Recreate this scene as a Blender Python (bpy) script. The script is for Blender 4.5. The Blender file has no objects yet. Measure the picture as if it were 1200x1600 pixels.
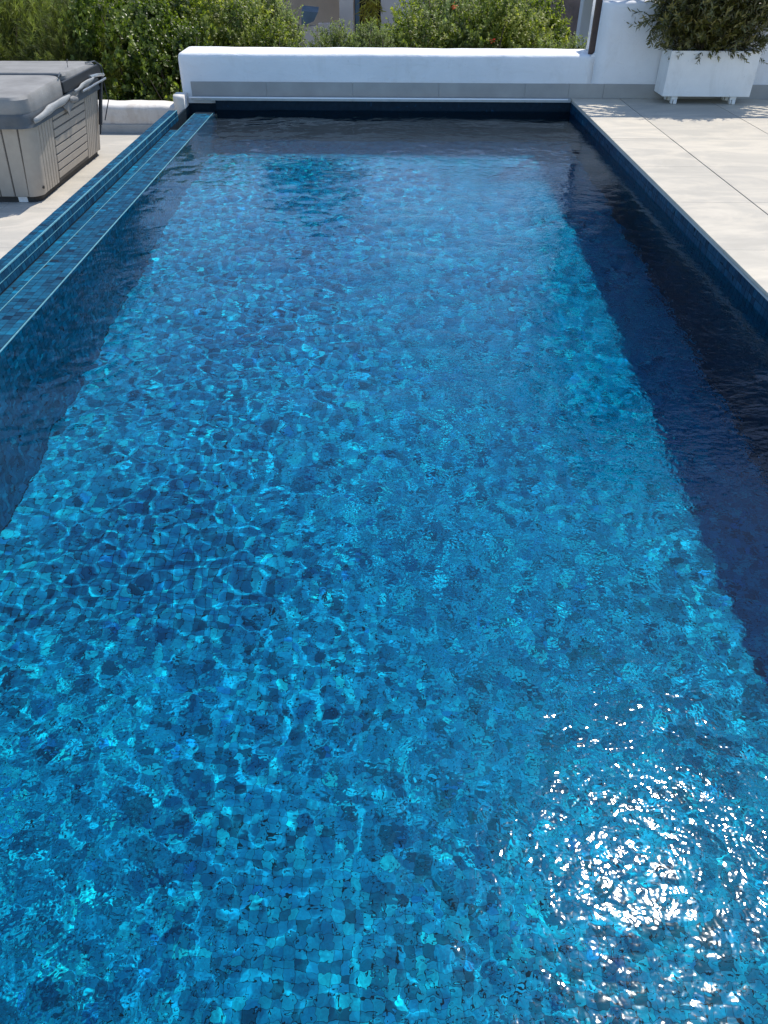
import bpy, bmesh, math, random
import numpy as np
from mathutils import Matrix, Vector

# ------------------------------------------------------------------ camera, sky, sun, exposure
sc = bpy.context.scene
R = math.radians
COL = sc.collection
cam = bpy.data.cameras.new('camera')
camo = bpy.data.objects.new('camera', cam)
COL.objects.link(camo)
sc.camera = camo
cam.sensor_fit = 'VERTICAL'
cam.sensor_height = 36
cam.lens = 26
cam.clip_start = .05
cam.clip_end = 3000
camo.matrix_world = Matrix.Translation((0, 0, 1.7)) @ Matrix.Rotation(R(51.2), 4, 'X') @ Matrix.Rotation(R(.35), 4, 'Z')

SUN = Vector((402, 532, 1183)).normalized()
world = bpy.data.worlds.new('World')
sc.world = world
world.use_nodes = True
_n = world.node_tree
_sky = _n.nodes.new('ShaderNodeTexSky')
_sky.sky_type = 'NISHITA'
_sky.sun_disc = False
_sky.sun_elevation = math.asin(SUN.z)
_sky.dust_density = .3
_sky.ozone_density = 2.8
_sky.sun_rotation = math.atan2(SUN.x, SUN.y)
_n.links.new(_sky.outputs[0], _n.nodes['Background'].inputs[0])
_n.nodes['Background'].inputs[1].default_value = .15
_L = bpy.data.lights.new('sun', 'SUN')
_L.energy = 3.25
_L.angle = R(.53)
_L.color = (1, .94, .85)
_L.cycles.is_caustics_light = True
_lo = bpy.data.objects.new('sun', _L)
_lo.rotation_euler = SUN.to_track_quat('Z', 'Y').to_euler()
COL.objects.link(_lo)
sc.view_settings.view_transform = 'Standard'
sc.view_settings.look = 'None'
sc.view_settings.exposure = .58
sc.view_settings.gamma = 1
sc.view_settings.use_curve_mapping = False
sc.cycles.use_denoising = True
sc.cycles.max_bounces = 10
sc.cycles.transmission_bounces = 8
sc.cycles.glossy_bounces = 4
sc.cycles.diffuse_bounces = 3
sc.cycles.sample_clamp_indirect = 100

rng = np.random.default_rng(11)
random.seed(5)

# ------------------------------------------------------------------ helpers
def link(o, parent=None):
    COL.objects.link(o)
    if parent is not None:
        o.parent = parent
    return o

def np_mesh(name, verts, faces, mat=None, smooth=False, tone=None, k=4):
    """faces: (n,k) int array"""
    me = bpy.data.meshes.new(name)
    verts = np.asarray(verts, np.float32)
    faces = np.asarray(faces, np.int32)
    me.vertices.add(len(verts))
    me.vertices.foreach_set('co', verts.ravel())
    me.loops.add(faces.size)
    me.loops.foreach_set('vertex_index', faces.ravel())
    n = len(faces)
    me.polygons.add(n)
    me.polygons.foreach_set('loop_start', np.arange(0, n * k, k, dtype=np.int32))
    me.polygons.foreach_set('loop_total', np.full(n, k, np.int32))
    me.polygons.foreach_set('use_smooth', np.full(n, bool(smooth)))
    me.update(calc_edges=True)
    if tone is not None:
        a = me.attributes.new('tone', 'FLOAT', 'FACE')
        a.data.foreach_set('value', np.asarray(tone, np.float32))
    if mat:
        me.materials.append(mat)
    return me

def from_bm(name, bm, mat, parent=None, loc=None, smooth=False):
    me = bpy.data.meshes.new(name)
    bmesh.ops.recalc_face_normals(bm, faces=bm.faces[:])
    bm.to_mesh(me)
    bm.free()
    if smooth:
        me.polygons.foreach_set('use_smooth', [True] * len(me.polygons))
    me.materials.append(mat)
    o = bpy.data.objects.new(name, me)
    if loc is not None:
        o.location = loc
    return link(o, parent)

def box_bm(bm, x0, x1, y0, y1, z0, z1, bev=0.0, seg=1, mat=None):
    r = bmesh.ops.create_cube(bm, size=1)
    vs = r['verts']
    for v in vs:
        v.co = Vector((x0 + (v.co.x + .5) * (x1 - x0), y0 + (v.co.y + .5) * (y1 - y0), z0 + (v.co.z + .5) * (z1 - z0)))
        if mat is not None:
            v.co = mat @ v.co
    if bev > 0:
        es = list({e for v in vs for e in v.link_edges})
        bmesh.ops.bevel(bm, geom=es, offset=bev, segments=seg, affect='EDGES', profile=.5)

def box(name, x0, x1, y0, y1, z0, z1, mat, parent=None, bev=0.0, seg=1, smooth=False):
    bm = bmesh.new()
    box_bm(bm, x0, x1, y0, y1, z0, z1, bev, seg)
    o = from_bm(name, bm, mat, parent, smooth=False)
    if smooth:
        o.data.polygons.foreach_set('use_smooth', [True] * len(o.data.polygons))
        try:
            o.data.set_sharp_from_angle(angle=R(50))
        except Exception:
            pass
    return o

def tube_bm(bm, pts, rad, n=6):
    """tube through points; rad a float or list"""
    pts = [Vector(p) for p in pts]
    if not isinstance(rad, (list, tuple)):
        rad = [rad] * len(pts)
    rings = []
    for i, p in enumerate(pts):
        d = (pts[min(i + 1, len(pts) - 1)] - pts[max(i - 1, 0)]).normalized()
        a = d.cross(Vector((0, 0, 1)))
        if a.length < .1:
            a = d.cross(Vector((1, 0, 0)))
        a.normalize()
        b = d.cross(a)
        rings.append([bm.verts.new(p + (a * math.cos(t) + b * math.sin(t)) * rad[i]) for t in [2 * math.pi * k / n for k in range(n)]])
    for r0, r1 in zip(rings, rings[1:]):
        for k in range(n):
            bm.faces.new((r0[k], r0[(k + 1) % n], r1[(k + 1) % n], r1[k]))
    bm.faces.new(rings[0][::-1])
    bm.faces.new(rings[-1])

def empty(name, loc=(0, 0, 0), rz=0):
    o = bpy.data.objects.new(name, None)
    o.location = loc
    o.rotation_euler = (0, 0, rz)
    o.empty_display_size = .2
    return link(o)

def tag(o, label=None, cat=None, group=None, kind=None):
    if label: o['label'] = label
    if cat: o['category'] = cat
    if group: o['group'] = group
    if kind: o['kind'] = kind
    return o

# ------------------------------------------------------------------ materials
def new_mat(name):
    m = bpy.data.materials.new(name)
    m.use_nodes = True
    nt = m.node_tree
    return m, nt, nt.nodes['Principled BSDF']

def N(nt, t, **kw):
    n = nt.nodes.new(t)
    for k, v in kw.items():
        setattr(n, k, v)
    return n

def ramp(nt, fac, stops, interp='LINEAR'):
    r = N(nt, 'ShaderNodeValToRGB')
    r.color_ramp.interpolation = interp
    e = r.color_ramp.elements
    while len(e) < len(stops):
        e.new(.5)
    for el, (p, c) in zip(e, stops):
        el.position = p
        el.color = (*c, 1)
    nt.links.new(fac, r.inputs[0])
    return r.outputs[0]

def noise(nt, scale, detail=4, rough=.55, vec=None, dist=0.0):
    n = N(nt, 'ShaderNodeTexNoise')
    n.inputs['Scale'].default_value = scale
    n.inputs['Detail'].default_value = detail
    n.inputs['Roughness'].default_value = rough
    n.inputs['Distortion'].default_value = dist
    if vec is None:
        g = N(nt, 'ShaderNodeNewGeometry')
        vec = g.outputs['Position']
    nt.links.new(vec, n.inputs['Vector'])
    return n.outputs['Fac']

def scaled_pos(nt, sx, sy, sz):
    g = N(nt, 'ShaderNodeNewGeometry')
    mp = N(nt, 'ShaderNodeMapping')
    mp.inputs['Scale'].default_value = (sx, sy, sz)
    nt.links.new(g.outputs['Position'], mp.inputs['Vector'])
    return mp.outputs[0]

def mix(nt, fac, a, b, mode='MIX'):
    m = N(nt, 'ShaderNodeMix', data_type='RGBA', blend_type=mode)
    for s, v in ((m.inputs[0], fac), (m.inputs[6], a), (m.inputs[7], b)):
        if isinstance(v, (int, float)): s.default_value = v
        elif isinstance(v, tuple): s.default_value = (*v, 1)
        else: nt.links.new(v, s)
    return m.outputs[2]

def bump(nt, b, h, strength, dist=.01):
    n = N(nt, 'ShaderNodeBump')
    n.inputs['Strength'].default_value = strength
    n.inputs['Distance'].default_value = dist
    nt.links.new(h, n.inputs['Height'])
    nt.links.new(n.outputs[0], b.inputs['Normal'])

def plain(name, col, rough=.5, var=.12, scale=6, metal=0.0, bmp=.15, spec=.5):
    m, nt, b = new_mat(name)
    f = noise(nt, scale, 5)
    c = ramp(nt, f, [(.3, tuple(x * (1 - var) for x in col)), (.7, tuple(min(1, x * (1 + var)) for x in col))])
    nt.links.new(c, b.inputs['Base Color'])
    b.inputs['Roughness'].default_value = rough
    b.inputs['Metallic'].default_value = metal
    b.inputs['Specular IOR Level'].default_value = spec
    if bmp:
        bump(nt, b, noise(nt, scale * 12, 3), bmp, .004)
    return m

def mat_mosaic():
    m, nt, b = new_mat('glass_mosaic')
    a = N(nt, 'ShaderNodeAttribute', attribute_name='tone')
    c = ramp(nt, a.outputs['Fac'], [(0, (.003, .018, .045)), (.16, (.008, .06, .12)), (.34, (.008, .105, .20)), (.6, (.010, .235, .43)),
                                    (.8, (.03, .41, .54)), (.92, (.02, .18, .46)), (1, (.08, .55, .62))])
    v = scaled_pos(nt, 30, 30, 30)
    sw = noise(nt, 1, 3, .6, v, 1.5)
    c = mix(nt, 1.0, c, ramp(nt, sw, [(.3, (.72, .72, .76)), (.7, (1.26, 1.26, 1.2))]), 'MULTIPLY')
    g = noise(nt, .9, 3)
    c = mix(nt, 1.0, c, ramp(nt, g, [(.35, (.8, .8, .86)), (.65, (1.15, 1.1, 1.05))]), 'MULTIPLY')
    nt.links.new(c, b.inputs['Base Color'])
    b.inputs['Roughness'].default_value = .42
    b.inputs['Specular IOR Level'].default_value = .12
    return m

def mat_deck(name, base, dark):
    m, nt, b = new_mat(name)
    f = noise(nt, 1.5, 6, .66, scaled_pos(nt, .7, 1.8, 1), .9)
    c = ramp(nt, f, [(.36, tuple(x * .93 for x in dark)), (.47, dark), (.56, base), (.68, tuple(min(1, x * 1.10) for x in base))])
    f2 = noise(nt, 14, 6, .7)
    c = mix(nt, ramp(nt, f2, [(.45, (0, 0, 0)), (.8, (.35, .35, .35))]), c, tuple(x * .82 for x in base))
    # dull damp patches and specks
    f3 = noise(nt, 60, 3)
    c = mix(nt, ramp(nt, f3, [(.68, (0, 0, 0)), (.74, (.3, .3, .3))]), c, tuple(x * .5 for x in base))
    a = N(nt, 'ShaderNodeAttribute', attribute_name='tone')
    c = mix(nt, 1.0, c, ramp(nt, a.outputs['Fac'], [(0, (1, 1, 1)), (1, (.87, .88, .90))]), 'MULTIPLY')
    nt.links.new(c, b.inputs['Base Color'])
    b.inputs['Roughness'].default_value = .55
    b.inputs['Specular IOR Level'].default_value = .35
    bump(nt, b, f2, .12, .003)
    return m

def mat_plaster(name, base, stain):
    m, nt, b = new_mat(name)
    f = noise(nt, 2.2, 6, .65)
    c = ramp(nt, f, [(.3, tuple(x * .93 for x in base)), (.6, base)])
    s = noise(nt, 3.4, 7, .72, scaled_pos(nt, 1, 1, .35), .8)
    c = mix(nt, ramp(nt, s, [(.52, (0, 0, 0)), (.76, (.6, .6, .6))]), c, stain)
    d = noise(nt, 38, 3)
    c = mix(nt, ramp(nt, d, [(.72, (0, 0, 0)), (.76, (.35, .35, .35))]), c, tuple(x * .45 for x in stain))
    nt.links.new(c, b.inputs['Base Color'])
    b.inputs['Roughness'].default_value = .75
    b.inputs['Specular IOR Level'].default_value = .3
    bump(nt, b, noise(nt, 7, 7, .62, scaled_pos(nt, .6, 1, 1.2), .4), .7, .018)
    return m

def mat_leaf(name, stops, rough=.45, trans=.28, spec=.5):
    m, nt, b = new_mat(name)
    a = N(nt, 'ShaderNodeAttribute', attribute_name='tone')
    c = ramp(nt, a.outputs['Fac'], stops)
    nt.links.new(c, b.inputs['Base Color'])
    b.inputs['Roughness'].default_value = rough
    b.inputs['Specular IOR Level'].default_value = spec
    t = N(nt, 'ShaderNodeBsdfTranslucent')
    nt.links.new(mix(nt, 1.0, c, (1.3, 1.5, .6), 'MULTIPLY'), t.inputs[0])
    x = N(nt, 'ShaderNodeMixShader')
    x.inputs[0].default_value = trans
    nt.links.new(b.outputs[0], x.inputs[1])
    nt.links.new(t.outputs[0], x.inputs[2])
    nt.links.new(x.outputs[0], nt.nodes['Material Output'].inputs[0])
    return m

def mat_water():
    m, nt, b = new_mat('pool_water')
    nt.nodes.remove(b)
    rf = N(nt, 'ShaderNodeBsdfRefraction')
    rf.inputs['Color'].default_value = (.15, .92, 1, 1)
    rf.inputs['Roughness'].default_value = 0
    rf.inputs['IOR'].default_value = 1.333
    gl = N(nt, 'ShaderNodeBsdfGlossy')
    gl.inputs['Roughness'].default_value = .058
    fr = N(nt, 'ShaderNodeFresnel')
    fr.inputs['IOR'].default_value = 1.333
    ms = N(nt, 'ShaderNodeMixShader')
    nt.links.new(fr.outputs[0], ms.inputs[0])
    nt.links.new(rf.outputs[0], ms.inputs[1])
    nt.links.new(gl.outputs[0], ms.inputs[2])
    nt.links.new(ms.outputs[0], nt.nodes['Material Output'].inputs[0])
    h = noise(nt, 26, 2, .5, None, .1)
    big = noise(nt, .8, 2)
    mm = N(nt, 'ShaderNodeMath', operation='MULTIPLY')
    nt.links.new(h, mm.inputs[0])
    nt.links.new(ramp(nt, big, [(.38, (.25, .25, .25)), (.65, (1, 1, 1))]), mm.inputs[1])
    bn = N(nt, 'ShaderNodeBump')
    bn.inputs['Strength'].default_value = .8
    bn.inputs['Distance'].default_value = .0095
    # calmer skin of fine ripples on the left, busier towards the near right corner
    g = N(nt, 'ShaderNodeNewGeometry')
    sx = N(nt, 'ShaderNodeSeparateXYZ')
    nt.links.new(g.outputs['Position'], sx.inputs[0])
    mx = N(nt, 'ShaderNodeMapRange'); mx.inputs['From Min'].default_value = -.9; mx.inputs['From Max'].default_value = .9
    mx.inputs['To Min'].default_value = .13; mx.inputs['To Max'].default_value = .85; mx.interpolation_type = 'SMOOTHSTEP'
    nt.links.new(sx.outputs['X'], mx.inputs['Value'])
    my = N(nt, 'ShaderNodeMapRange'); my.inputs['From Min'].default_value = .9; my.inputs['From Max'].default_value = 2.2
    my.inputs['To Min'].default_value = .72; my.inputs['To Max'].default_value = .0; my.interpolation_type = 'SMOOTHSTEP'
    nt.links.new(sx.outputs['Y'], my.inputs['Value'])
    mw = N(nt, 'ShaderNodeMapRange'); mw.inputs['From Min'].default_value = 2.0; mw.inputs['From Max'].default_value = 5.0
    mw.inputs['To Min'].default_value = 1.0; mw.inputs['To Max'].default_value = .55; mw.interpolation_type = 'SMOOTHSTEP'
    nt.links.new(sx.outputs['Y'], mw.inputs['Value'])
    mxx = N(nt, 'ShaderNodeMath', operation='MAXIMUM')
    nt.links.new(mx.outputs[0], mxx.inputs[0]); nt.links.new(my.outputs[0], mxx.inputs[1])
    m3 = N(nt, 'ShaderNodeMath', operation='MULTIPLY')
    nt.links.new(mxx.outputs[0], m3.inputs[0]); nt.links.new(mw.outputs[0], m3.inputs[1])
    m4 = N(nt, 'ShaderNodeMath', operation='MULTIPLY')
    nt.links.new(mm.outputs[0], m4.inputs[0]); nt.links.new(m3.outputs[0], m4.inputs[1])
    nt.links.new(m4.outputs[0], bn.inputs['Height'])
    for s in (rf, gl, fr):
        nt.links.new(bn.outputs[0], s.inputs['Normal'])
    return m

M = dict(
    mosaic=mat_mosaic(),
    grout=plain('tile_grout', (.012, .024, .036), .8, .2, 20, spec=.1),
    lit_edge=plain('painted_lit_edge', (.12, .32, .38), .35, .2, 30),  # paler than the tiles: paints the sun caught along their edges
    deck=mat_deck('porcelain_slab', (.57, .51, .41), (.50, .455, .375)),
    terrace=mat_deck('terrace_slab', (.56, .51, .43), (.49, .455, .39)),
    joint=plain('slab_joint', (.22, .205, .18), .9, .2, 20),
    lip=plain('slab_edge', (.40, .42, .42), .5, .1, 15),
    skirt=plain('skirting_tile_face', (.33, .325, .31), .5, .1, 4),
    white=mat_plaster('white_plaster', (.80, .80, .80), (.62, .61, .58)),
    cream=mat_plaster('weathered_plaster', (.72, .68, .62), (.40, .32, .24)),
    alu=plain('coping_trim_metal', (.9, .9, .9), .3, .03, 10, metal=0, bmp=0),
    water=mat_water(),
    wood=plain('dark_brown_wood', (.055, .032, .024), .6, .35, 18),
    planter=mat_plaster('painted_planter', (.80, .80, .78), (.58, .57, .54)),
    soil=plain('potting_soil', (.03, .022, .015), .95, .4, 40, bmp=.8),
    cab=plain('spa_cabinet_panel', (.36, .32, .27), .55, .06, 14, bmp=.25),
    cabdark=plain('spa_panel_gap', (.10, .09, .08), .8, .2, 10),
    plinth=plain('spa_plinth', (.03, .028, .026), .7, .2, 10),
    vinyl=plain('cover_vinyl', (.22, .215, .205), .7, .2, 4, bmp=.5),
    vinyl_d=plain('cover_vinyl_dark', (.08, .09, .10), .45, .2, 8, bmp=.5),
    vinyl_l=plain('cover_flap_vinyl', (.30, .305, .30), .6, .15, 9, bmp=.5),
    black=plain('black_metal', (.02, .02, .022), .4, .2, 10),
    steel=plain('steel_bar', (.55, .56, .57), .3, .1, 10, metal=.8, bmp=0),
    ground=plain('dry_ground', (.045, .042, .022), .95, .45, 1.2, bmp=.9),
    bark=plain('shrub_bark', (.13, .10, .07), .9, .3, 20, bmp=.6),
    house=plain('house_render', (.85, .68, .58), .85, .08, 1.5),
    house_w=plain('white_house_render', (.78, .77, .76), .85, .05, 1.5),
    slate=plain('slate_cap', (.15, .20, .24), .6, .15, 4),
    darkhole=plain('dark_interior', (.015, .013, .012), .9, .2, 2),
    bank=plain('reddish_bank', (.26, .17, .125), .95, .4, 1.6, bmp=1),
    label=plain('white_label', (.75, .75, .75), .5, .05, 10),
)

# ------------------------------------------------------------------ mosaic tiles
P = .0508            # tile pitch
def tile_unit():
    a, b, h = .0476 / 2, .0480 / 2, .0010
    top = [(-a, -a, h), (a, -a, h), (a, a, h), (-a, a, h)]
    bot = [(-b, -b, 0), (b, -b, 0), (b, b, 0), (-b, b, 0)]
    return np.array(top + bot, float), np.array([[0, 1, 2, 3], [4, 5, 1, 0], [5, 6, 2, 1], [6, 7, 3, 2], [7, 4, 0, 3]])
TV, TF = tile_unit()
TONES = np.linspace(.02, .98, 24)
TILE_MESH = [np_mesh('tile', TV, TF, M['mosaic'], tone=[t] * 5) for t in TONES]

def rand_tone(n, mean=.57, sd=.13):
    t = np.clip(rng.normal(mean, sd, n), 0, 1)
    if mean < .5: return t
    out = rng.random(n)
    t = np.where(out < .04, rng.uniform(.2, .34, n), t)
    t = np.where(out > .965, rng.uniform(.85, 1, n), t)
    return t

def tiles(parent, origin, u, v, nu, nv, single=None, caustic=True, pitch_v=None, mean=.57, sd=.13, P=P):
    """tiles laid on the plane origin + i*u + j*v; single(cx,cy,cz arrays) ranks: smaller = more visible, None = all joined"""
    pitch_v = P; SC = P / .0508
    u = np.array(u, float); v = np.array(v, float); n = np.cross(u, v)
    o = np.array(origin, float)
    I, J = np.meshgrid(np.arange(nu), np.arange(nv))
    I = I.ravel(); J = J.ravel()
    C = o + (I[:, None] + .5) * P * u + (J[:, None] + .5) * pitch_v * v
    tone = rand_tone(len(C), mean, sd)
    tilt = rng.normal(0, .016, (len(C), 2))
    lift = rng.uniform(-.0006, .0006, len(C))
    pick = np.zeros(len(C), bool)
    if single is not None:
        score, cnt = single(C)
        pick[np.argsort(score)[:cnt]] = True
    # individual tiles
    base = Matrix(((u[0], v[0], n[0]), (u[1], v[1], n[1]), (u[2], v[2], n[2])))
    for k in np.nonzero(pick)[0]:
        ob = bpy.data.objects.new('tile', TILE_MESH[int(np.argmin(abs(TONES - tone[k])))])
        m = base @ Matrix.Rotation(tilt[k, 0], 3, 'X') @ Matrix.Rotation(tilt[k, 1], 3, 'Y')
        ob.matrix_local = Matrix.Translation(C[k] + n * lift[k]) @ m.to_4x4() @ Matrix.Diagonal((SC, SC, 1, 1))
        if caustic: ob.cycles.is_caustics_receiver = True
        link(ob, parent)
    rest = np.nonzero(~pick)[0]
    if len(rest):
        T = TV[None].repeat(len(rest), 0).copy()
        T[:, :, :2] *= SC
        T[:, :4, 2] += T[:, :4, 0] * tilt[rest, None, 1] * -1 + T[:, :4, 1] * tilt[rest, None, 0] + lift[rest, None]
        V = C[rest][:, None, :] + T[:, :, 0:1] * u + T[:, :, 1:2] * v + T[:, :, 2:3] * n
        F = TF[None] + (np.arange(len(rest)) * 8)[:, None, None]
        me = np_mesh('tile_field', V.reshape(-1, 3), F.reshape(-1, 4), M['mosaic'], tone=np.repeat(tone[rest], 5))
        ob = bpy.data.objects.new('tile_field', me)
        tag(ob, kind='stuff')
        if caustic: ob.cycles.is_caustics_receiver = True
        link(ob, parent)

# ------------------------------------------------------------------ pool shell
XL, XR, YN, YF, ZB, ZW = -2.075, 2.255, .22, 10.10, -1.58, -.138
NX = int(round((XR - XL) / P)); NY = int(round((YF - YN) / P)); NZ = 30
XR = XL + NX * P; YN = YF - NY * P
YC = 9.87
floor = box('pool_floor', XL, XR, YN, YF, ZB - .2, ZB, M['grout'])
tag(floor, 'blue glass mosaic floor under the pool water', kind='structure')
floor.cycles.is_caustics_receiver = True
def near_floor(C):
    return np.where((abs(C[:, 0]) < 1.10) & (C[:, 1] > .88), C[:, 1], 99) + abs(C[:, 0]) * .001, 300
PF = (XR - XL) / 112
tiles(floor, (XL, YN, ZB), (1, 0, 0), (0, 1, 0), 112, int((YF - YN) / PF), near_floor, P=PF)

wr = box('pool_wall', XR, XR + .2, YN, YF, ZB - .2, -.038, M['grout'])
tag(wr, 'blue mosaic pool wall with painted-in shade below the right paving edge', kind='structure')
tiles(wr, (XR, YN, -.042), (0, 1, 0), (0, 0, -1), NY, NZ, lambda C: (abs(C[:, 1] - 4.6) + (C[:, 2] < -.15) * 50, 240), mean=.10, sd=.04)  # lower tile tones put this wall's shade into the colour
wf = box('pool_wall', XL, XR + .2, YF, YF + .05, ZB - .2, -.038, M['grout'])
tag(wf, 'blue mosaic pool wall with painted-in shade below the low white parapet', kind='structure')
tiles(wf, (XL, YF, -.042), (1, 0, 0), (0, 0, -1), NX, NZ, None, mean=.06, sd=.03)  # tones lowered further, shade of the far wall painted into its tiles
wn = box('pool_wall', XL, XR + .2, YN - .2, YN, ZB - .2, -.038, M['grout'])
tag(wn, 'blue mosaic pool wall at the near end under the viewer', kind='structure')
tiles(wn, (XR, YN, -.042), (-1, 0, 0), (0, 0, -1), NX, NZ, None)
wl = box('pool_wall', XL - .224, XL, YN - .2, YF - .12, ZB - .2, -.1385, M['grout'])
tag(wl, 'blue mosaic overflow wall between pool and gutter', kind='structure')
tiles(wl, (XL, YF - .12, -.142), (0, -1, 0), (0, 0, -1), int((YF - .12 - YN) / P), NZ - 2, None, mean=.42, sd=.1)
# flip check: normal of (0,-1,0)x(0,0,-1) = (1,0,0)
# crest of the overflow wall, four tiles wide, falling slightly to the gutter
tiles(wl, (XL - 4 * P - .012, YN, -.1385), (1, 0, 0), (0, 1, 0), 4, int((YC - YN) / P), lambda C: (abs(C[:, 1] - 3.6), 300), mean=.22, sd=.08)
box('lit_edge_line', XL - .006, XL + .002, YN, YC, -.1395, -.1345, M['lit_edge'], wl)  # painted highlight: pale strip for the sunlit crest edge
box('lit_edge_line', XL - .222, XL - .217, YN, YC, -.1395, -.1355, M['lit_edge'], wl)

# gutter
GX0, GX1 = -2.405, XL - .224
gut = box('gutter', GX0, GX1, YN - .2, 9.07, -.40, -.150, M['grout'])
tag(gut, 'narrow blue tiled overflow gutter beside the pool edge', kind='structure')
tiles(gut, (GX1 - 2 * P + .001, YN, -.150), (1, 0, 0), (0, 1, 0), 2, int((9.07 - YN) / P), lambda C: (abs(C[:, 1] - 4.2), 120), mean=.28, sd=.09)
pit = bmesh.new()
box_bm(pit, GX0, GX1, 9.07, 10.6, -.95, -.90)
box_bm(pit, GX0 - .02, GX0, 9.0, 10.6, -.95, -.10)
box_bm(pit, GX0 - .02, XL, 10.16, 10.2, -.95, -.08)
pito = from_bm('drain_pit', pit, M['grout'], gut)

# outer gutter wall
ow = box('gutter_wall', -2.498, GX0 - .0005, YN - .2, 9.50, -.44, -.0385, M['grout'])
tag(ow, 'low blue mosaic kerb wall between gutter and terrace', 'kerb wall')
nrow = int((9.5 - YN) / P)
tiles(ow, (GX0, 9.5, -.0415), (0, -1, 0), (0, 0, -1), nrow, 2, lambda C: (abs(C[:, 1] - 4.7), 200), mean=.2, sd=.07)
tiles(ow, (-2.4985, YN, -.0385), (1, 0, 0), (0, 1, 0), 2, int((9.5 - YN) / .0462), lambda C: (abs(C[:, 1] - 4.8), 100), mean=.2, sd=.08, P=.0462)
tiles(ow, (-2.498, YN, -.0415), (0, 1, 0), (0, 0, -1), nrow, 7, None)
box('lit_edge_line', GX0 - .006, GX0 + .0035, YN, 9.5, -.042, -.0345, M['lit_edge'], ow)  # pale strip paints the sun on the kerb's inner top edge
box('lit_edge_line', GX0 - .001, GX0 + .0032, YN, 9.5, -.0935, -.0905, M['lit_edge'], ow)  # same pale strip along the joint between the tile rows

# ------------------------------------------------------------------ paving
def slab_mesh(w, d, tone, mat, t=.02):
    bm = bmesh.new()
    box_bm(bm, 0, w, 0, d, -t, 0, .0015)
    me = bpy.data.meshes.new('slab')
    bmesh.ops.recalc_face_normals(bm, faces=bm.faces[:])
    bm.to_mesh(me); bm.free()
    a = me.attributes.new('tone', 'FLOAT', 'FACE')
    a.data.foreach_set('value', [tone] * len(me.polygons))
    me.materials.append(mat)
    return me

XLIP = 2.235
deck = box('deck', XLIP + .012, 14, -6, 10.9, -2.6, -.024, M['joint'])
tag(deck, 'pale stone paving beside the pool', kind='structure')
cols = [(XLIP, 2.829)] + [(2.829 + 1.056 * i, 2.829 + 1.056 * (i + 1)) for i in range(8)]
rows = [4.90 + 1.0535 * k for k in range(-10, 6)]
for a, b_ in cols:
    for y0, y1 in zip(rows, rows[1:]):
        y1c = min(y1, 10.172)
        if y0 > 10.1: continue
        ob = bpy.data.objects.new('slab', slab_mesh(b_ - a - .006, y1c - y0 - (.004), random.random(), M['deck']))
        ob.location = (a + (.0 if a == XLIP else .004), y0, random.uniform(-.0008, .0008))
        link(ob, deck)
# slab edge over the pool
box('coping_edge', XLIP + .001, XLIP + .0115, -6, 10.08, -.038, -.0215, M['lip'], deck)
# near-end paving under the viewer
nd = box('near_deck', -2.5, XLIP, -6, YN - .01, -2.6, -.024, M['joint'])
tag(nd, 'pale stone paving at the near end of the pool', kind='structure')
for i in range(5):
    for k in range(6):
        x0 = -2.5 + i * .947
        y1 = YN - .012 - k * 1.05
        ob = bpy.data.objects.new('slab', slab_mesh(.943, 1.046, random.random(), M['deck']))
        ob.location = (x0, y1 - 1.046, 0)
        link(ob, nd)

ZT = -.42
ter = box('terrace', -12, -2.5, -6, 10.8, -2.6, ZT - .024, M['joint'])
tag(ter, 'sunlit pale stone terrace left of the pool', kind='structure')
for i in range(9):
    for k in range(15):
        x1 = -2.502 - i * 1.055
        y0 = -5.55 + k * 1.055
        if y0 > 10.1: continue
        ob = bpy.data.objects.new('slab', slab_mesh(1.052, min(1.052, 10.172 - y0), random.random(), M['terrace']))
        ob.location = (x1 - 1.052, y0, ZT)
        link(ob, ter)

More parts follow.
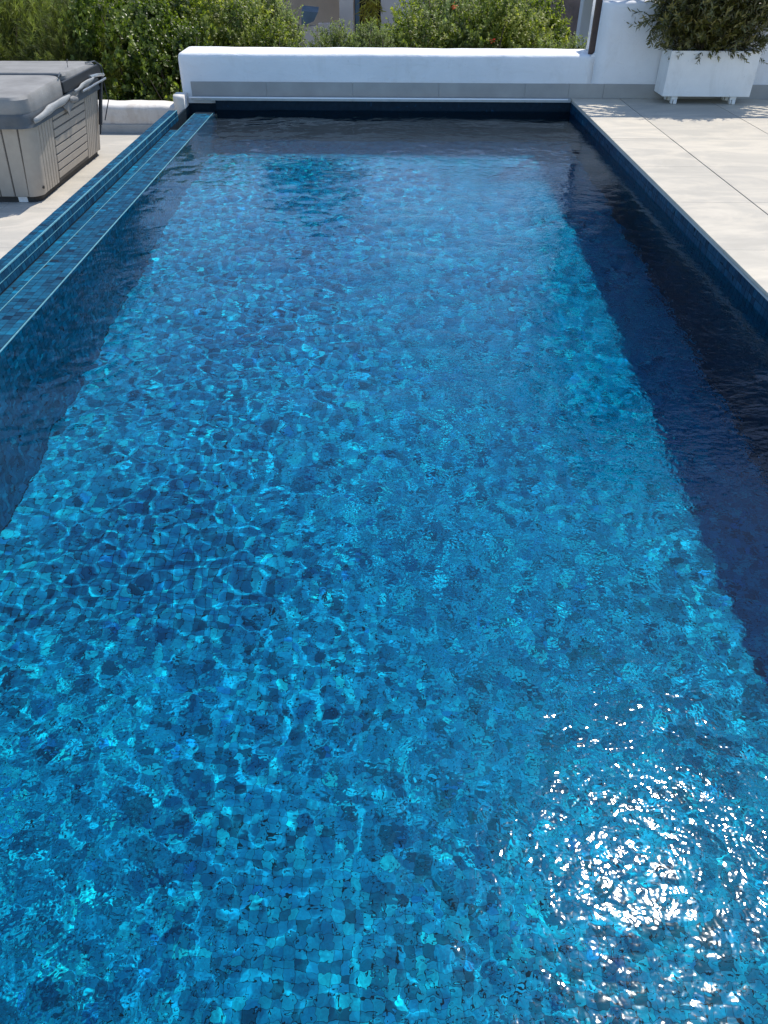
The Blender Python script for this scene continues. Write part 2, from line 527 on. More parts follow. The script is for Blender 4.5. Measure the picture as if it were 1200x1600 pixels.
# ------------------------------------------------------------------ walls
def soft_wall(name, x0, x1, y0, y1, z0, z1, rad, mat, parent=None, wob=.004, step=.08, left_rad=None):
    """plastered wall with rounded top arrises and a slightly uneven face"""
    prof = [(y0, z0)]
    for k in range(5):
        t = math.pi / 2 * k / 4
        prof.append((y0 + rad - rad * math.cos(t), z1 - rad + rad * math.sin(t)))
    for k in range(5):
        t = math.pi / 2 * k / 4
        prof.append((y1 - rad + rad * math.sin(t), z1 - rad + rad * math.cos(t)))
    prof.append((y1, z0))
    # extra points down the faces
    full = []
    for (a, b) in zip(prof, prof[1:]):
        full.append(a)
        L = math.hypot(b[0] - a[0], b[1] - a[1])
        nn = int(L / .09)
        for q in range(1, nn + 1):
            full.append((a[0] + (b[0] - a[0]) * q / (nn + 1), a[1] + (b[1] - a[1]) * q / (nn + 1)))
    full.append(prof[-1])
    n = max(2, int((x1 - x0) / step))
    xs = list(np.linspace(x0, x1, n + 1))
    endr = left_rad or 0
    if endr:
        xs = [x0 + endr * (1 - math.cos(math.pi / 2 * k / 5)) for k in range(5)] + [x for x in xs if x > x0 + endr]
    bm = bmesh.new()
    rings = []
    cy = (y0 + y1) / 2
    for x in xs:
        s = 0
        if endr and x < x0 + endr:
            s = endr * (1 - math.sin(math.acos(max(-1, min(1, 1 - (x - x0) / endr)))))
        ring = []
        for (y, z) in full:
            f = (1 if z > z0 + .02 else 0)
            w1 = wob * (math.sin(x * 3.1 + z * 5) + .6 * math.sin(x * 7.7 + y * 4 + 1) + .4 * math.sin(x * 17 + z * 11))
            yy = y + (s if y < cy else -s) * 1.0
            zz = z - (s * .8 if z > z1 - rad - .001 else 0)
            ring.append(bm.verts.new((x, yy + w1 * f * .7, zz + w1 * f)))
        rings.append(ring)
    for r0, r1 in zip(rings, rings[1:]):
        for k in range(len(r0) - 1):
            bm.faces.new((r0[k], r0[k + 1], r1[k + 1], r1[k]))
    bm.faces.new(rings[0][::-1])
    bm.faces.new(rings[-1])
    return from_bm(name, bm, mat, parent, smooth=True)

par = empty('low_parapet', (0, 10.17, 0))
tag(par, 'low rounded white plaster parapet across the far end of the pool', 'parapet')
def local(o, p):
    o.parent = p
    o.location = Vector(o.location) - p.location
    return o
local(soft_wall('wall_body', -2.485, 2.455, 10.17, 10.74, -.08, .447, .05, M['white'], None, wob=.002, left_rad=.07), par)
# concave sweep up to the tall wall
bm = bmesh.new()
pts = [(2.457 - .05 + .05 * math.sin(math.pi / 2 * k / 6), .444 + .05 - .05 * math.cos(math.pi / 2 * k / 6)) for k in range(7)]
for y in (10.18, 10.22):
    vs = [bm.verts.new((x, y, z)) for x, z in pts] + [bm.verts.new((2.455, y, .40)), bm.verts.new((2.407, y, .40))]
    bm.faces.new(vs)
bm.verts.ensure_lookup_table()
h = len(bm.verts) // 2
for k in range(6):
    bm.faces.new((bm.verts[k], bm.verts[k + 1], bm.verts[h + k + 1], bm.verts[h + k]))
local(from_bm('plaster_fillet', bm, M['white'], None, smooth=False), par)
xs = [-2.36, -1.45, -.41, .63, 1.67, 2.2]
for a, b_ in zip(xs, xs[1:]):
    local(box('skirting_tile', a + .0015, b_ - .0015, 10.158, 10.1675, .001, .152, M['skirt'], None, .001), par)
for a, b_ in zip(xs, xs[1:]):
    local(box('ledge_slab', a + .001, b_ - .001 + (.03 if b_ == 2.2 else 0), 10.084, 10.17, -.036, -.001, M['lip'], None, .001), par)
local(box('metal_trim', -2.385, 2.19, 10.074, 10.0845, -.012, .003, M['alu'], None, .003, 3, True), par)
local(soft_wall('plaster_stub', -2.54, -2.415, 9.93, 10.19, -.40, .045, .04, M['cream'], None, wob=.006), par)

tall = empty('tall_wall', (2.46, 10.17, 0))
tag(tall, 'tall white plaster wall behind the planter', 'wall')
local(soft_wall('wall_body', 2.457, 13.5, 10.17, 10.70, -.08, .972, .045, M['white'], None, step=.15), tall)
xs = [2.2, 2.62, 3.66, 4.70, 5.74, 6.78, 7.82]
for a, b_ in zip(xs, xs[1:]):
    local(box('skirting_tile', a + .0015, b_ - .0015, 10.158, 10.1675, .001, .152, M['skirt'], None, .001), tall)

low = empty('low_garden_wall', (-3, 10.17, ZT))
tag(low, 'low weathered cream wall behind the hot tub', 'wall')
local(soft_wall('wall_body', -12, -2.49, 10.175, 10.55, ZT - .2, -.115, .06, M['cream'], None, wob=.008, step=.1), low)
for k in range(5):
    local(box('skirting_tile', -3.54 - k * 1.04 + .0015, -2.5 - k * 1.04 - .0015, 10.158, 10.1675, ZT + .001, ZT + .10, M['lip'], None, .001), low)

# lattice screen on the tall wall
lat = empty('lattice_screen', (2.46, 10.3, .97))
tag(lat, 'dark brown wooden lattice screen post standing at the end of the tall white wall', 'screen')
bm = bmesh.new(); box_bm(bm, 2.392, 2.4555, 10.225, 10.29, .44, 2.74, .004)
local(from_bm('post', bm, M['wood'], None), lat)
for x in (5.2, 8.0, 10.8):
    local(box('post', x, x + .065, 10.27, 10.34, .90, 2.72, M['wood'], None, .004), lat)
local(box('top_rail', 2.463, 10.9, 10.275, 10.335, 2.66, 2.72, M['wood'], None, .004), lat)
local(box('bottom_rail', 2.463, 10.9, 10.275, 10.335, 1.02, 1.07, M['wood'], None, .004), lat)
bm = bmesh.new()
for s in (1, -1):
    k = -9
    while True:
        x = 2.5 + k * .30
        k += 1
        if x > 10.9: break
        # line from (x, 1.07) going up at 45 deg * s, clipped to the frame
        z0, z1 = 1.07, 2.66
        xa, xb = x, x + s * (z1 - z0)
        if s == -1: xa, xb = x + 1.6, x + 1.6 - (z1 - z0)
        t0, t1 = 0, 1
        lo, hi = 2.463, 10.9
        dx = xb - xa
        ta, tb = (lo - xa) / dx, (hi - xa) / dx
        t0, t1 = max(0, min(ta, tb)), min(1, max(ta, tb))
        if t1 - t0 < .02: continue
        pa = Vector((xa + dx * t0, 10.305 + s * .006, z0 + (z1 - z0) * t0))
        pb = Vector((xa + dx * t1, 10.305 + s * .006, z0 + (z1 - z0) * t1))
        d = (pb - pa); L = d.length; d.normalize()
        n = Vector((0, 1, 0)); w = d.cross(n)
        m = Matrix((( d.x, n.x, w.x, pa.x), (d.y, n.y, w.y, pa.y), (d.z, n.z, w.z, pa.z), (0, 0, 0, 1)))
        box_bm(bm, 0, L, -.003, .003, -.028, .028, mat=m)
lp = from_bm('lattice_slats', bm, M['wood'], None)
tag(lp, kind='stuff')
local(lp, lat)

# ------------------------------------------------------------------ pool water
def wave_field(X, Y):
    r = np.random.default_rng(23)
    Z = np.zeros_like(X)
    def band(n, l0, l1, slope, aniso=None):
        out = np.zeros_like(X)
        lam = np.exp(r.uniform(np.log(l0), np.log(l1), n))
        th = r.uniform(0, 2 * np.pi, n) if aniso is None else r.normal(aniso, .6, n)
        for l, t in zip(lam, th):
            k = 2 * np.pi / l
            out += slope * math.sqrt(2 / n) / k * np.sin(k * (X * math.cos(t) + Y * math.sin(t)) + r.uniform(0, 6.28))
        return out
    def env(l0, lo, hi):
        e = band(9, l0, l0 * 2, 1.0) / l0 * 5
        return np.clip(lo + (hi - lo) * (.5 + .5 * e), lo, hi)
    Z += band(40, .30, 1.1, .012)
    Z += band(60, .13, .30, .015) * env(1.6, .6, 1.3)
    left = np.exp(-((X + 1.0) / 1.1) ** 2 - ((Y - 3.0) / 1.7) ** 2)
    Z += band(90, .085, .13, .011) * (env(1.1, .4, 1.2) + .9 * left)
    Z += band(110, .055, .085, .007) * (env(.9, .5, 1.2) + .8 * left)
    return Z
y_rows = np.concatenate([np.arange(YN, 5.6, .0075), np.arange(5.6, YF - .0035, .0125), [YF - .0035]])
xs_ = np.linspace(XL, XR - .0035, 520)
Xg, Yg = np.meshgrid(xs_, y_rows)
Zg = wave_field(Xg, Yg)
edge = np.clip((Xg - XL) / .05, 0, 1)
Zg = ZW + Zg * (.25 + .75 * edge)
idx = np.arange(Xg.size).reshape(Xg.shape)
q = np.stack([idx[:-1, :-1], idx[:-1, 1:], idx[1:, 1:], idx[1:, :-1]], -1).reshape(-1, 4)
wm = np_mesh('water', np.stack([Xg, Yg, Zg], -1).reshape(-1, 3), q, M['water'], smooth=True)
water = link(bpy.data.objects.new('water', wm))
tag(water, 'clear rippling pool water with sun glints', kind='structure')
water.cycles.is_caustics_caster = True

# ------------------------------------------------------------------ planter and its shrub
pl = empty('planter', (3.735, 9.975, 0))
tag(pl, 'white rectangular planter trough standing on small feet', 'planter')
bm = bmesh.new()
X0, X1, Y0, Y1, Z0, Z1 = 3.225, 4.245, 9.80, 10.15, .082, .54
tk = .03
box_bm(bm, X0 + .01, X1 - .01, Y0 + .01, Y1 - .01, Z0 + .003, Z0 + tk, .002)
box_bm(bm, X0, X1, Y0, Y0 + tk, Z0, Z1, .005, 2)
box_bm(bm, X0, X1, Y1 - tk, Y1, Z0, Z1, .005, 2)
box_bm(bm, X0 + .0005, X0 + tk, Y0 + .0005, Y1 - .0005, Z0 + .0005, Z1 - .001, .005, 2)
box_bm(bm, X1 - tk, X1 - .0005, Y0 + .0005, Y1 - .0005, Z0 + .0005, Z1 - .001, .005, 2)
local(from_bm('trough', bm, M['planter'], None), pl)
local(box('soil', X0 + tk, X1 - tk, Y0 + tk, Y1 - tk, Z1 - .10, Z1 - .04, M['soil'], None), pl)
for fx in (3.345, 4.035):
    for fy in (9.83, 10.06):
        bm = bmesh.new()
        box_bm(bm, fx, fx + .075, fy, fy + .055, .045, .0815, .004)
        box_bm(bm, fx + .004, fx + .018, fy - .012, fy + .05, .004, .046, .004)
        box_bm(bm, fx + .030, fx + .071, fy - .010, fy + .045, .0, .0465, .008, 2)
        local(from_bm('foot', bm, M['planter'], None), pl)

def leaf_mesh(name, Pn, D, Nn, L, W, tone, mat, curl=.15):
    """lance-shaped leaves, 6 verts / 2 quads each"""
    D = D / np.linalg.norm(D, axis=1, keepdims=True)
    S = np.cross(D, Nn); S /= np.linalg.norm(S, axis=1, keepdims=True) + 1e-9
    U = np.cross(S, D)
    L = L[:, None]; W = W[:, None]
    v0 = Pn
    v1 = Pn + D * L * .35 + S * W * .5 + U * L * curl * .3
    v2 = Pn + D * L * .35 - S * W * .5 + U * L * curl * .3
    v3 = Pn + D * L * .75 + S * W * .36 + U * L * curl * .2
    v4 = Pn + D * L * .75 - S * W * .36 + U * L * curl * .2
    v5 = Pn + D * L - U * L * curl * .3
    V = np.stack([v0, v1, v3, v5, v4, v2], 1).reshape(-1, 3)
    b = (np.arange(len(Pn)) * 6)[:, None]
    F = np.concatenate([b + np.array([[0, 1, 2, 5]]), b + np.array([[5, 2, 4, 4]])], 0)
    # quads: (v0,v1,v3,v2) and (v2,v3,v5,v4)
    F = np.concatenate([b + np.array([[0, 1, 2, 5]]), b + np.array([[5, 2, 3, 4]])], 0)
    return np_mesh(name, V, F, mat, tone=np.concatenate([tone, tone]))

def shoots(r, n_shoot, per, centre, radii, shoot_len, leaf_len, leaf_w, up=.6, inner=.35, tipw=.75, spread=.7, zmin=None, lumps=7, clumps=0):
    """leafy shoots spread through an uneven crown; returns arrays for leaf_mesh and the shoot base points"""
    c = np.array(centre); rd = np.array(radii)
    d = r.normal(size=(n_shoot, 3)); d /= np.linalg.norm(d, axis=1, keepdims=True)
    # lumpy outline
    ld = r.normal(size=(lumps, 3)); ld /= np.linalg.norm(ld, axis=1, keepdims=True)
    lump = 1 + .28 * np.max(np.clip((d @ ld.T - .55) / .45, 0, 1), axis=1) - .10
    if clumps:
        cd = r.normal(size=(clumps, 3)); cd /= np.linalg.norm(cd, axis=1, keepdims=True)
        ci = r.integers(0, clumps, n_shoot)
        d = cd[ci] + r.normal(0, .16, (n_shoot, 3)); d /= np.linalg.norm(d, axis=1, keepdims=True)
        crad = r.uniform(.72, 1.12, clumps)
        lump = crad[ci]
        inner = .55
    rad = (inner + (1 - inner) * r.random(n_shoot) ** .6) * lump
    B = c + d * rad[:, None] * rd
    if zmin is not None:
        B[:, 2] = np.maximum(B[:, 2], zmin + r.random(n_shoot) * .3)
    sd = d * (1 - up) + np.array([0, 0, 1]) * up + r.normal(0, .25, (n_shoot, 3))
    sd /= np.linalg.norm(sd, axis=1, keepdims=True)
    sl = shoot_len * r.uniform(.55, 1.35, n_shoot)
    stone = np.clip(r.normal(.5, .2, n_shoot), 0, 1)
    if clumps: stone = np.clip(r.normal(.5, .28, clumps)[ci] + r.normal(0, .08, n_shoot), 0, 1)
    t = np.tile(np.linspace(.05, 1, per), n_shoot)
    si = np.repeat(np.arange(n_shoot), per)
    bend = r.normal(0, .12, (n_shoot, 3))
    Pn = B[si] + sd[si] * (sl[si] * t)[:, None] + bend[si] * (sl[si] * t * t)[:, None]
    a = r.uniform(0, 6.28, len(t))
    ref = np.cross(sd, r.normal(size=(n_shoot, 3))); ref /= np.linalg.norm(ref, axis=1, keepdims=True)
    ref2 = np.cross(sd, ref)
    rad_d = ref[si] * np.cos(a)[:, None] + ref2[si] * np.sin(a)[:, None]
    D = rad_d * spread + sd[si] * (1 - spread * .55) + r.normal(0, .1, (len(t), 3))
    Nn = sd[si] * .8 + rad_d * -.3 + r.normal(0, .25, (len(t), 3))
    L = leaf_len * r.uniform(.6, 1.25, len(t)) * (1 - .35 * t)
    W = leaf_w * r.uniform(.75, 1.2, len(t)) * (1 - .2 * t)
    outer = np.clip(rad[si], 0, 1.2)
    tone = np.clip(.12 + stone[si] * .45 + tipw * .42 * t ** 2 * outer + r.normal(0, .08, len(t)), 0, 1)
    return Pn, D, Nn, L, W, tone, B, sd, sl

def stems_obj(name, root, ends, mat, parent, r0=.03, r=None, nseg=4, n=5):
    bm = bmesh.new()
    r = r or np.random.default_rng(1)
    root = Vector(root)
    for e in ends:
        e = Vector(e)
        pts = []
        for k in range(nseg + 1):
            t = k / nseg
            p = root.lerp(e, t)
            p.z = root.z + (e.z - root.z) * (t ** .75)
            p += Vector(r.normal(0, .04, 3)) * (e - root).length * .35 * math.sin(math.pi * t)
            pts.append(p)
        tube_bm(bm, pts, [r0 * (1 - .8 * k / nseg) for k in range(nseg + 1)], n)
    return from_bm(name, bm, mat, parent, smooth=True)

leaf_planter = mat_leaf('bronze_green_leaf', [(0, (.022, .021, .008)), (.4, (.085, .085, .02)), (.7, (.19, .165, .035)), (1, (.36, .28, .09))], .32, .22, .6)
r = np.random.default_rng(3)
pp = empty('planter_shrub', (3.735, 9.975, .5))
tag(pp, 'dense bronze green shrub with narrow leaves growing in the white planter', 'shrub')
parts = []
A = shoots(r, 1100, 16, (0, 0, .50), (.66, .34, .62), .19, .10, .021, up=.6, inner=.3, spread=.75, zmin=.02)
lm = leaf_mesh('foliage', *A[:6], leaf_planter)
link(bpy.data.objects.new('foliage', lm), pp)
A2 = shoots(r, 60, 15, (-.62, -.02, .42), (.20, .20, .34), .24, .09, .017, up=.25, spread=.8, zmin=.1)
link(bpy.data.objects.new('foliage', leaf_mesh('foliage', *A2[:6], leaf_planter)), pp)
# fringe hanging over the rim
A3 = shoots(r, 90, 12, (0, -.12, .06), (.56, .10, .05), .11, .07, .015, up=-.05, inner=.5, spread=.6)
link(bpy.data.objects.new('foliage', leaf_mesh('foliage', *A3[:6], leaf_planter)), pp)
for c in pp.children: tag(c, kind='stuff')
for x in (-.36, -.12, .12, .36):
    B = A[6][(abs(A[6][:, 0] - x) < .2)][:12]
    stems_obj('stem', (x, 0, -.06), B, M['bark'], pp, .012, r)

# ------------------------------------------------------------------ hot tub
tub = empty('hot_tub', (-4.15, 8.2, ZT))
tag(tub, 'hot tub with beige slatted cabinet and closed grey vinyl cover', 'hot tub')
def rr_ring(x0, x1, y0, y1, rad, z, n=5):
    pts = []
    for cx, cy, a0 in ((x1 - rad, y0 + rad, -90), (x1 - rad, y1 - rad, 0), (x0 + rad, y1 - rad, 90), (x0 + rad, y0 + rad, 180)):
        for k in range(n + 1):
            a = R(a0 + 90 * k / n)
            pts.append((cx + rad * math.cos(a), cy + rad * math.sin(a), z))
    return pts
def loft(bm, rings, cap=True):
    rs = [[bm.verts.new(p) for p in ring] for ring in rings]
    n = len(rs[0])
    for a, b_ in zip(rs, rs[1:]):
        for k in range(n):
            bm.faces.new((a[k], a[(k + 1) % n], b_[(k + 1) % n], b_[k]))
    if cap:
        bm.faces.new(rs[0][::-1]); bm.faces.new(rs[-1])
SX0, SX1, SY0, SY1 = -5.12, -3.235, 7.255, 9.165   # at the foot
ZC0, ZC1 = ZT + .055, .30
def out(z): return .105 * (z - ZC0) / (ZC1 - ZC0)
bm = bmesh.new()
loft(bm, [rr_ring(SX0 - out(z), SX1 + out(z) - .012, SY0 - out(z) * .6 + .012, SY1 + out(z) * .4, .10, z) for z in (ZC0, ZC1)])
local(from_bm('cabinet', bm, M['cabdark'], None), tub)
bm = bmesh.new()
loft(bm, [rr_ring(SX0 + .04, SX1 - .035, SY0 + .035, SY1 - .03, .08, z) for z in (ZT + .001, ZC0 + .001)])
local(from_bm('plinth', bm, M['plinth'], None), tub)
def side_pt(y, z, d=0):      # right-hand side face
    f = (y - SY0) / (SY1 - SY0)
    return Vector((SX1 + out(z) - .012 + d, y + out(z) * (-.6 + 1.0 * f), z))
def front_pt(x, z, d=0):
    return Vector((x + out(z) * (2 * (x - SX0) / (SX1 - SX0) - 1), SY0 - out(z) * .6 + .012 - d, z))
def face_slat(name, fn, a0, a1, z0, z1, th=.012, mat=None, spread=0.0):
    bm = bmesh.new()
    g = .0035
    pts = []
    for z in (z0, z1):
        for a in (a0, a1):
            pts.append(fn(a, z, -.001))
    out_ = []
    for z, zz in ((z0, g), (z1, -g)):
        for a, aa in ((a0, g), (a1, -g)):
            out_.append(fn(a + aa, z + zz, th))
    b4 = [bm.verts.new(p) for p in pts]; t4 = [bm.verts.new(p) for p in out_]
    bm.faces.new((b4[0], b4[1], b4[3], b4[2])); bm.faces.new((t4[0], t4[1], t4[3], t4[2]))
    for i, j in ((0, 1), (1, 3), (3, 2), (2, 0)):
        bm.faces.new((b4[i], b4[j], t4[j], t4[i]))
    return local(from_bm(name, bm, mat or M['cab'], None), tub)
# right side: vertical slats, a field of horizontal slats, vertical slats
y = SY0 + .105
yl = []
for k in range(6):
    face_slat('side_slat', side_pt, y + .004, y + .061, ZC0 + .002, ZC1 - .01); y += .066
ya = y + .012
yb = SY1 - .50
nh = 8
for k in range(nh):
    z0 = ZC0 + .03 + k * (ZC1 - .04 - ZC0 - .03) / nh
    z1 = ZC0 + .03 + (k + 1) * (ZC1 - .04 - ZC0 - .03) / nh
    face_slat('side_slat', side_pt, ya + .006, yb - .006, z0 + .004, z1 - .005)
y = yb + .01
while y < SY1 - .12:
    face_slat('side_slat', side_pt, y + .004, y + .054, ZC0 + .002, ZC1 - .01); y += .059
# rounded corner posts (front right, back right)
def corner_post(cx_, cy_, a0, a1, name='corner_panel'):
    bm = bmesh.new()
    rings = []
    for z in (ZC0 + .002, ZC1 - .01):
        pts = []
        rr_ = .102
        for rad in (rr_ + .011, rr_ - .004):
            seq = range(7) if rad > rr_ else range(6, -1, -1)
            for k in seq:
                a = R(a0 + (a1 - a0) * k / 6)
                ox = SX1 + out(z) - .012 - .10
                oy = (SY0 - out(z) * .6 + .012 + .10) if cy_ == 0 else (SY1 + out(z) * .4 - .10)
                pts.append((ox + rad * math.cos(a), oy + rad * math.sin(a), z))
        rings.append(pts)
    loft(bm, rings)
    o = local(from_bm(name, bm, M['cab'], None, smooth=True), tub)
    o.data.set_sharp_from_angle(angle=R(40))
corner_post(0, 0, -90, 0)
corner_post(0, 1, 0, 88)
x = SX1 - .112
while x > SX0 + .1:
    face_slat('front_slat', front_pt, x - .128, x - .004, ZC0 + .002, ZC1 - .01, .010); x -= .134
# drain cap
bm = bmesh.new()
p0 = side_pt(SY0 + .085, ZC0 + .07, .004); tube_bm(bm, [p0, p0 + Vector((.014, 0, 0))], .014, 12)
local(from_bm('drain_cap', bm, M['plinth'], None), tub)
local(box('foot_label', -3.47, -3.385, SY0 + .028, SY0 + .035, ZT + .003, ZT + .05, M['label'], None), tub)

# cover: two foam halves with a hinge gap, skirts below
cov = empty('tub_cover', (-4.15, 8.2, .30))
tag(cov, 'grey vinyl folding cover lying on the hot tub', 'cover')
def cover_half(y0, y1, zt0, zt1, name, mat):
    """top height zt0 at y0, zt1 at y1"""
    bm = bmesh.new()
    rings = []
    x0, x1 = SX0 - .11, SX1 + .105
    for (ins, f) in ((.0, 0.0), (-.006, .35), (-.004, .82), (.012, .97), (.035, 1.0)):
        ring = []
        rad = .13
        for px, py, _ in rr_ring(x0 + ins, x1 - ins, y0 + ins, y1 - ins, rad, 0, 6):
            # only outer corners are rounded; hinge side is square
            t = (py - y0) / (y1 - y0)
            z = .335 + ((zt0 + (zt1 - zt0) * t) - .335) * f
            z += .003 * math.sin(px * 9) * f
            ring.append((px, py, z))
        rings.append(ring)
    loft(bm, rings)
    o = from_bm(name, bm, mat, None, smooth=True)
    o.data.set_sharp_from_angle(angle=R(35))
    return local(o, cov)
cover_half(7.165, 8.195, .478, .500, 'front_half', M['vinyl'])
cover_half(8.215, 9.245, .515, .478, 'back_half', M['vinyl'])
# skirts
bm = bmesh.new()
loft(bm, [rr_ring(SX0 - .115 - a, SX1 + .112 + a, 7.158 - a, 9.25 + a, .13, z, 8) for z, a in ((.235, .012), (.27, .004), (.31, .010), (.345, .0))], cap=False)
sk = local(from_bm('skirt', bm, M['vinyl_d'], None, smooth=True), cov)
# turned-up skirt flap catching the sun along the front part of the side
def roll(name, y0, y1, z0, z1, r0, mat, seed, x_off=.14):
    rr = np.random.default_rng(seed)
    bm = bmesh.new()
    rings = []
    n = 14
    for i in range(n + 1):
        t = i / n
        yy = y0 + (y1 - y0) * t
        zz = z0 + (z1 - z0) * t
        ra = r0 * (.35 + .65 * math.sin(math.pi * min(1, max(.04, t * 1.0))) ** .5) * (1 + .12 * math.sin(t * 17 + seed))
        ring = []
        for k in range(10):
            a = 2 * math.pi * k / 10
            ring.append((SX1 + x_off + ra * .55 * math.cos(a) + .01 * math.sin(t * 9), yy, zz + ra * math.sin(a) * (1 + .1 * math.sin(a * 3 + t * 8))))
        rings.append(ring)
    loft(bm, rings)
    return local(from_bm(name, bm, mat, None, smooth=True), cov)
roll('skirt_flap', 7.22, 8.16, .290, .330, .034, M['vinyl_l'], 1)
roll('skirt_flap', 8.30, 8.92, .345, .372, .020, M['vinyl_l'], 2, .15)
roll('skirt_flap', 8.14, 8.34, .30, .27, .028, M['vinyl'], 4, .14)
# ragged hanging tongue of the flap
bm = bmesh.new()
vs = [(SX1 + .135, 7.95, .27), (SX1 + .135, 8.42, .30), (SX1 + .13, 8.28, .25), (SX1 + .125, 8.13, .20), (SX1 + .12, 8.10, .165), (SX1 + .125, 8.07, .21)]
f0 = [bm.verts.new(v) for v in vs]; f1 = [bm.verts.new((v[0] - .008, v[1], v[2])) for v in vs]
bm.faces.new(f0); bm.faces.new(f1[::-1])
for k in range(6): bm.faces.new((f0[k], f0[(k + 1) % 6], f1[(k + 1) % 6], f1[k]))
local(from_bm('skirt_tongue', bm, M['vinyl'], None), cov)
bm = bmesh.new(); tube_bm(bm, [(-5.1, 8.205, .497), (SX1 + .09, 8.205, .497)], .012, 8)
local(from_bm('hinge_seam', bm, M['vinyl_d'], None), cov)
bm = bmesh.new()
tube_bm(bm, [(-3.17, 8.19, .49), (-3.13, 8.14, .525), (-3.12, 8.05, .50)], .006, 6)
local(from_bm('tie_strap', bm, M['vinyl_d'], None), cov)
bm = bmesh.new()
tube_bm(bm, [(-3.22, 8.62, .505), (-3.22, 8.63, .55), (-3.20, 8.60, .575)], .005, 6)
local(from_bm('tie_strap', bm, M['vinyl_d'], None), cov)

# cover lifter: bracket bar, arm, gas strut
lf = empty('cover_lifter', (-3.06, 9.0, .0))
tag(lf, 'dark metal cover lifter bracket and strut on the side of the hot tub', 'cover lifter')
XS = SX1 + .145
bm = bmesh.new(); box_bm(bm, XS - .012, XS + .012, 8.52, 9.30, .300, .318, .003)
local(from_bm('side_bar', bm, M['steel'], None), lf)
bm = bmesh.new(); box_bm(bm, XS - .05, XS - .02, 8.10, 9.28, .36, .455, .008, 2)
local(from_bm('bracket', bm, M['black'], None), lf)
bm = bmesh.new(); tube_bm(bm, [(XS - .01, 8.86, .385), (XS, 9.05, .375), (XS, 9.26, .35)], .016, 8)
local(from_bm('lift_tube', bm, M['steel'], None), lf)
bm = bmesh.new()
tube_bm(bm, [(XS - .005, 9.21, .37), (XS - .04, 9.10, .10), (XS - .065, 9.03, -.10)], .020, 8)
tube_bm(bm, [(XS - .065, 9.03, -.10), (XS - .078, 9.0, -.19)], .009, 6)
local(from_bm('gas_strut', bm, M['black'], None), lf)
bm = bmesh.new(); tube_bm(bm, [(XS - .02, 9.27, .34), (XS + .0, 9.26, .10), (XS - .05, 9.16, -.08)], .006, 6)
local(from_bm('cable', bm, M['black'], None), lf)
bm = bmesh.new(); tube_bm(bm, [(XS - .06, 8.95, .50), (XS - .03, 9.15, .49), (XS - .01, 9.28, .43), (XS - .01, 9.30, .36)], .007, 6)
local(from_bm('strap', bm, M['vinyl_d'], None), lf)

# ------------------------------------------------------------------ terrain
def ground_z(X, Y):
    s = 1 / (1 + np.exp(-(Y - 10.85) / .04))
    beyond = -1.15 - np.clip(Y - 11, 0, 12) * .14 - np.clip((Y - 23) / 300, 0, 1) * 2
    return (-2.7) * (1 - s) + beyond * s + .06 * np.sin(X * 1.3) * np.sin(Y * 1.1) * s
gx = np.concatenate([np.linspace(-900, -40, 12), np.linspace(-36, 36, 90), np.linspace(40, 900, 12)])
gy = np.concatenate([np.linspace(-900, -10, 8), np.linspace(-8, 10.6, 8), np.linspace(10.7, 11.0, 8), np.linspace(11.2, 40, 70), np.linspace(50, 1500, 14)])
GXX, GYY = np.meshgrid(gx, gy)
GZ = ground_z(GXX, GYY)
gi = np.arange(GXX.size).reshape(GXX.shape)
gq = np.stack([gi[:-1, :-1], gi[:-1, 1:], gi[1:, 1:], gi[1:, :-1]], -1).reshape(-1, 4)
gm = np_mesh('ground', np.stack([GXX, GYY, GZ], -1).reshape(-1, 3), gq, M['ground'], smooth=True)
tag(link(bpy.data.objects.new('ground', gm)), 'dry sloping ground beyond the pool walls', kind='structure')
def gz1(x, y): return float(ground_z(np.array([x]), np.array([y]))[0])

# ------------------------------------------------------------------ shrubs beyond the walls
L_round = mat_leaf('round_green_leaf', [(0, (.012, .022, .006)), (.3, (.06, .095, .015)), (.6, (.16, .205, .035)), (.85, (.33, .37, .06)), (1, (.47, .48, .10))], .35, .48)
L_olive = mat_leaf('olive_leaf', [(0, (.03, .04, .014)), (.35, (.14, .165, .06)), (.65, (.30, .34, .12)), (1, (.50, .53, .22))], .5, .48)
L_lime = mat_leaf('lime_leaf', [(0, (.03, .045, .008)), (.35, (.15, .19, .035)), (.65, (.33, .34, .08)), (1, (.56, .53, .15))], .45, .5)
L_pine = mat_leaf('pine_needle', [(0, (.02, .026, .008)), (.4, (.11, .13, .035)), (.7, (.25, .28, .07)), (1, (.42, .42, .12))], .6, .42)
L_tree = mat_leaf('tree_leaf', [(0, (.012, .02, .008)), (.5, (.03, .05, .015)), (1, (.07, .10, .03))], .5, .2)
L_palm = mat_leaf('yellow_leaf', [(0, (.25, .16, .02)), (.5, (.45, .34, .03)), (1, (.55, .5, .08))], .5, .3)
L_red = mat_leaf('red_petal', [(0, (.5, .03, .02)), (1, (.75, .10, .05))], .5, .3)

